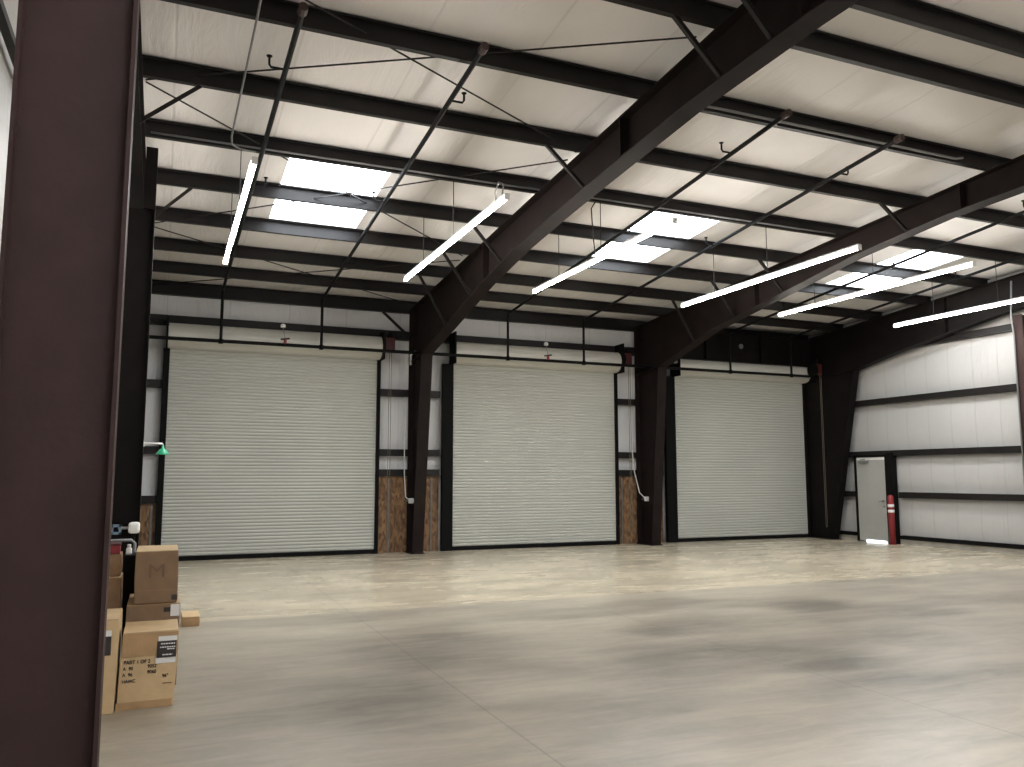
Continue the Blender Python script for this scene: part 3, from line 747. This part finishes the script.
# ------------------------------------------------------------------ cartons
def carton(name, x0, x1, y0, y1, z0, z1, mname, label, lean=0.0, seam=None, top=None, tape=False):
    """y0 is the front (towards the viewer)."""
    t = thing(name, ((x0 + x1) / 2, (y0 + y1) / 2, z0), label, 'box', 'cardboard cartons')
    m = MB()
    b = [(x0, y0, z0), (x1, y0, z0), (x1, y1, z0), (x0, y1, z0)]
    u = [(x0 + lean, y0, z1), (x1 + lean, y0, z1), (x1 + lean, y1, z1), (x0 + lean, y1, z1)]
    mid = [(x0 + lean / 2 - .004, y0 - .006, (z0 + z1) / 2), (x1 + lean / 2 + .004, y0 - .006, (z0 + z1) / 2), (x1 + lean / 2 + .004, y1 + .006, (z0 + z1) / 2), (x0 + lean / 2 - .004, y1 + .006, (z0 + z1) / 2)]
    vs = b + mid + u
    fs = [(3, 2, 1, 0)] + [(i, (i + 1) % 4, 4 + (i + 1) % 4, 4 + i) for i in range(4)] + [(4 + i, 4 + (i + 1) % 4, 8 + (i + 1) % 4, 8 + i) for i in range(4)] + [(8, 9, 10, 11)]
    m.add(vs, fs); m.build('carton_body', mname, t, False, 0.006)
    if top:
        ym = (y0 + y1) / 2
        for ya, yb in ((y0 + .001, ym - .003), (ym + .003, y1 - .001)):
            MB().hexa([(x0 + lean + .002, ya, z1 + .001), (x1 + lean - .002, ya, z1 + .001), (x1 + lean - .002, yb, z1 + .004), (x0 + lean + .002, yb, z1 + .004)],
                      [(x0 + lean + .002, ya, z1 + .005), (x1 + lean - .002, ya, z1 + .005), (x1 + lean - .002, yb, z1 + .008), (x0 + lean + .002, yb, z1 + .008)]).build('flap', top, t)
    if tape:
        MB().box((x0 + x1) / 2 + lean - .03, (x0 + x1) / 2 + lean + .03, y0 + .005, y1 - .005, z1 + .008, z1 + .0095).build('tape', 'tape', t)
    return t
# big printed carton in front
Bx = carton('carton', -0.155, 0.215, -11.03, -10.55, 0, 0.525, 'kraftpale', 'large pale carton with printed black lettering in front of the stack', 0.02, top='kraftpale')
MB().box(-0.132, 0.232, -11.046, -11.032, 0.365, 0.522).build('front_flap', 'kraft', Bx)['label'] = 'darker folded card flap across the upper front'
yb = -11.049
MB().box(0.092, 0.222, yb - .001, yb, 0.345, 0.462).build('black_label', 'ink', Bx)
MB().box(0.100, 0.226, yb - .0005, yb + .001, 0.462, 0.495).build('white_label', 'label', Bx)
MB().box(0.086, 0.219, yb + .0075, yb + .009, 0.305, 0.345).build('white_label', 'label', Bx)
for z, a, b in ((0.442, .118, .212), (0.418, .112, .214), (0.404, .16, .21), (0.365, .13, .20)):
    x = a; lm = MB()
    while x < b - .006:
        w = random.uniform(.008, .02); lm.box(x, min(b, x + w), yb - .002, yb - .0008, z - .004, z + .004); x += w + .005
    lm.box(a, b, yb - .0012, yb - .0008, z - .0012, z + .0012)
    lm.build('label_print', 'label', Bx)
yt = -11.0395
for s, x, z, sz in (('PART 1 OF 2', -0.122, 0.315, 0.036), ('A  90', -0.125, 0.272, 0.034), ('A  96', -0.127, 0.230, 0.034), ('HAWC', -0.128, 0.186, 0.032), ('9052', 0.035, 0.280, 0.034), ('9060', 0.035, 0.240, 0.034), ('96"', 0.135, 0.205, 0.034)):
    text('printed_lettering', s, sz, (x, yt, z), 'ink', Bx, width=0.88)
MB().box(0.14, 0.20, yt, yt + .002, 0.160, 0.167).build('printed_rule', 'brownink', Bx)
MB().box(-0.16, 0.205, -11.036, -11.031, 0.0, 0.05).build('bottom_flap', 'kraft', Bx)
# low carton behind it, and the tall one standing on it
B3 = carton('carton', -0.14, 0.245, -10.42, -9.72, 0, 0.632, 'kraftmid', 'low brown carton behind the printed one, carrying the taller carton', 0.0, top='kraft')
MB().box(0.180, 0.247, -10.43, -10.424, 0.54, 0.63).build('white_label', 'label', B3)
MB().box(0.13, 0.18, -10.43, -10.424, 0.575, 0.61).build('black_mark', 'ink', B3)
MB().box(0.2515, 0.253, -10.40, -10.2, 0.46, 0.62).build('white_label', 'label', B3)
B2 = carton('carton', -0.088, 0.225, -10.40, -9.85, 0.642, 1.047, 'kraftmid', 'brown carton with a faint stamped mark on top of the stack', -0.004, top='kraftpale', tape=False)
MB().box(-0.090, 0.227, -10.408, -10.4065, 0.742, 0.747).build('seam', 'kraftdark', B2)
MB().box(0.182, 0.226, -10.409, -10.4065, 0.665, 0.705).build('black_mark', 'ink', B2)
text('stamped_mark', 'M', 0.15, (-0.005, -10.409, 0.845), 'brownink', B2, width=1.2)
# cartons further left, partly hidden by the near column
B5 = carton('carton', -0.56, -0.170, -11.10, -10.60, 0, 0.64, 'kraftpale', 'pale carton with a black label between near column and printed carton', 0.01, top='kraftpale')
MB().box(-0.31, -0.205, -11.112, -11.108, 0.40, 0.53).build('black_label', 'ink', B5)
MB().box(-0.31, -0.205, -11.111, -11.107, 0.53, 0.57).build('white_label', 'label', B5)
B6 = carton('carton', -0.56, -0.20, -10.10, -9.75, 0, 0.82, 'kraftdark', 'tall dark brown carton at the back left of the pile', 0, top='kraftpale')
B7 = carton('carton', -0.54, -0.21, -10.04, -9.78, 0.83, 1.0, 'kraftdark', 'small dark brown carton lying on the tall dark carton', 0, top='kraftdark')
t = thing('plastic_crate', (-0.14, -9.55, 0), 'black plastic tub standing in the gap between the cartons', 'tub')
MB().prism([(-0.185, 0), (-0.095, 0), (-0.085, 0.95), (-0.195, 0.95)], -9.69, -9.42, 'Y').build('tub_body', 'black', t)
MB().prism([(-0.20, 0.925), (-0.080, 0.925), (-0.080, 0.965), (-0.20, 0.965)], -9.70, -9.41, 'Y').build('rim', 'black', t)
t = thing('carton', (-0.255, -9.95, 1.008), 'small red box on the dark cartons beside the near column', 'box')
MB().box(-0.34, -0.222, -10.02, -9.90, 1.009, 1.09).build('box_body', 'red', t, False, 0.004)
MB().box(-0.345, -0.218, -10.025, -9.895, 1.075, 1.094).build('lid', 'darkred', t, False, 0.003)
t = thing('canister', (-0.193, -9.95, 0.0), 'small white canister on the dark tub edge', 'canister')
t.location = (-0.168, -9.60, 0.966)
MB().lathe((-0.168, -9.60, 0.966), [(0.022, 0), (0.024, 0.01), (0.024, 0.05), (0.014, 0.06), (0.014, 0.065)], 14).build('can_body', 'white', t, True)
MB().lathe((-0.168, -9.60, 1.031), [(0.016, 0), (0.016, 0.02)], 12).build('can_cap', 'label', t, True)
m = MB().tube([(-0.50, -9.34, 0.0), (-0.50, -9.34, 1.04), (-0.47, -9.34, 1.07), (-0.16, -9.34, 1.07), (-0.13, -9.34, 1.04), (-0.13, -9.34, 0.0)], 0.013, 8)
tag(m.build('tube_hoop', 'conduit', None, True), 'pale bent tube hoop standing behind the cartons', 'hoop')
# small carton on the floor to the right
B4 = carton('carton', 0.34, 0.52, -7.72, -7.30, 0, 0.10, 'kraft', 'small open-topped carton alone on the floor right of the stack', 0, top='kraftpale')

# ------------------------------------------------------------------ camera (solved from the photograph's perspective)
f, yaw, pitch, roll = 817.82, math.radians(22.978), math.radians(6.508), math.radians(-0.048)
cy, sy, cp, spx = math.cos(yaw), math.sin(yaw), math.cos(pitch), math.sin(pitch)
fw = Vector((sy * cp, cy * cp, spx)); r = Vector((cy, -sy, 0)); u = r.cross(fw)
c, s = math.cos(roll), math.sin(roll)
right = r * c + u * s; up = u * c - r * s
cam = bpy.data.cameras.new('camera'); co = bpy.data.objects.new('camera', cam); COL.objects.link(co)
cam.sensor_width = 36; cam.sensor_fit = 'HORIZONTAL'; cam.lens = f * 36 / 1024; cam.clip_start = 0.05
mw = Matrix((right, up, -fw)).transposed().to_4x4(); mw.translation = Vector((0.079, -17.639, 1.639))
co.matrix_world = mw
S.camera = co

w = bpy.data.worlds.new('world'); S.world = w; w.use_nodes = True
w.node_tree.nodes['Background'].inputs[0].default_value = (0.7, 0.8, 1, 1); w.node_tree.nodes['Background'].inputs[1].default_value = 0.02
S.view_settings.view_transform = 'Standard'; S.view_settings.look = 'None'; S.view_settings.gamma = 1; S.view_settings.use_curve_mapping = False
S.view_settings.exposure = 0.95
S.cycles.use_denoising = True
S.cycles.max_bounces = 8; S.cycles.diffuse_bounces = 5; S.cycles.sample_clamp_indirect = 8
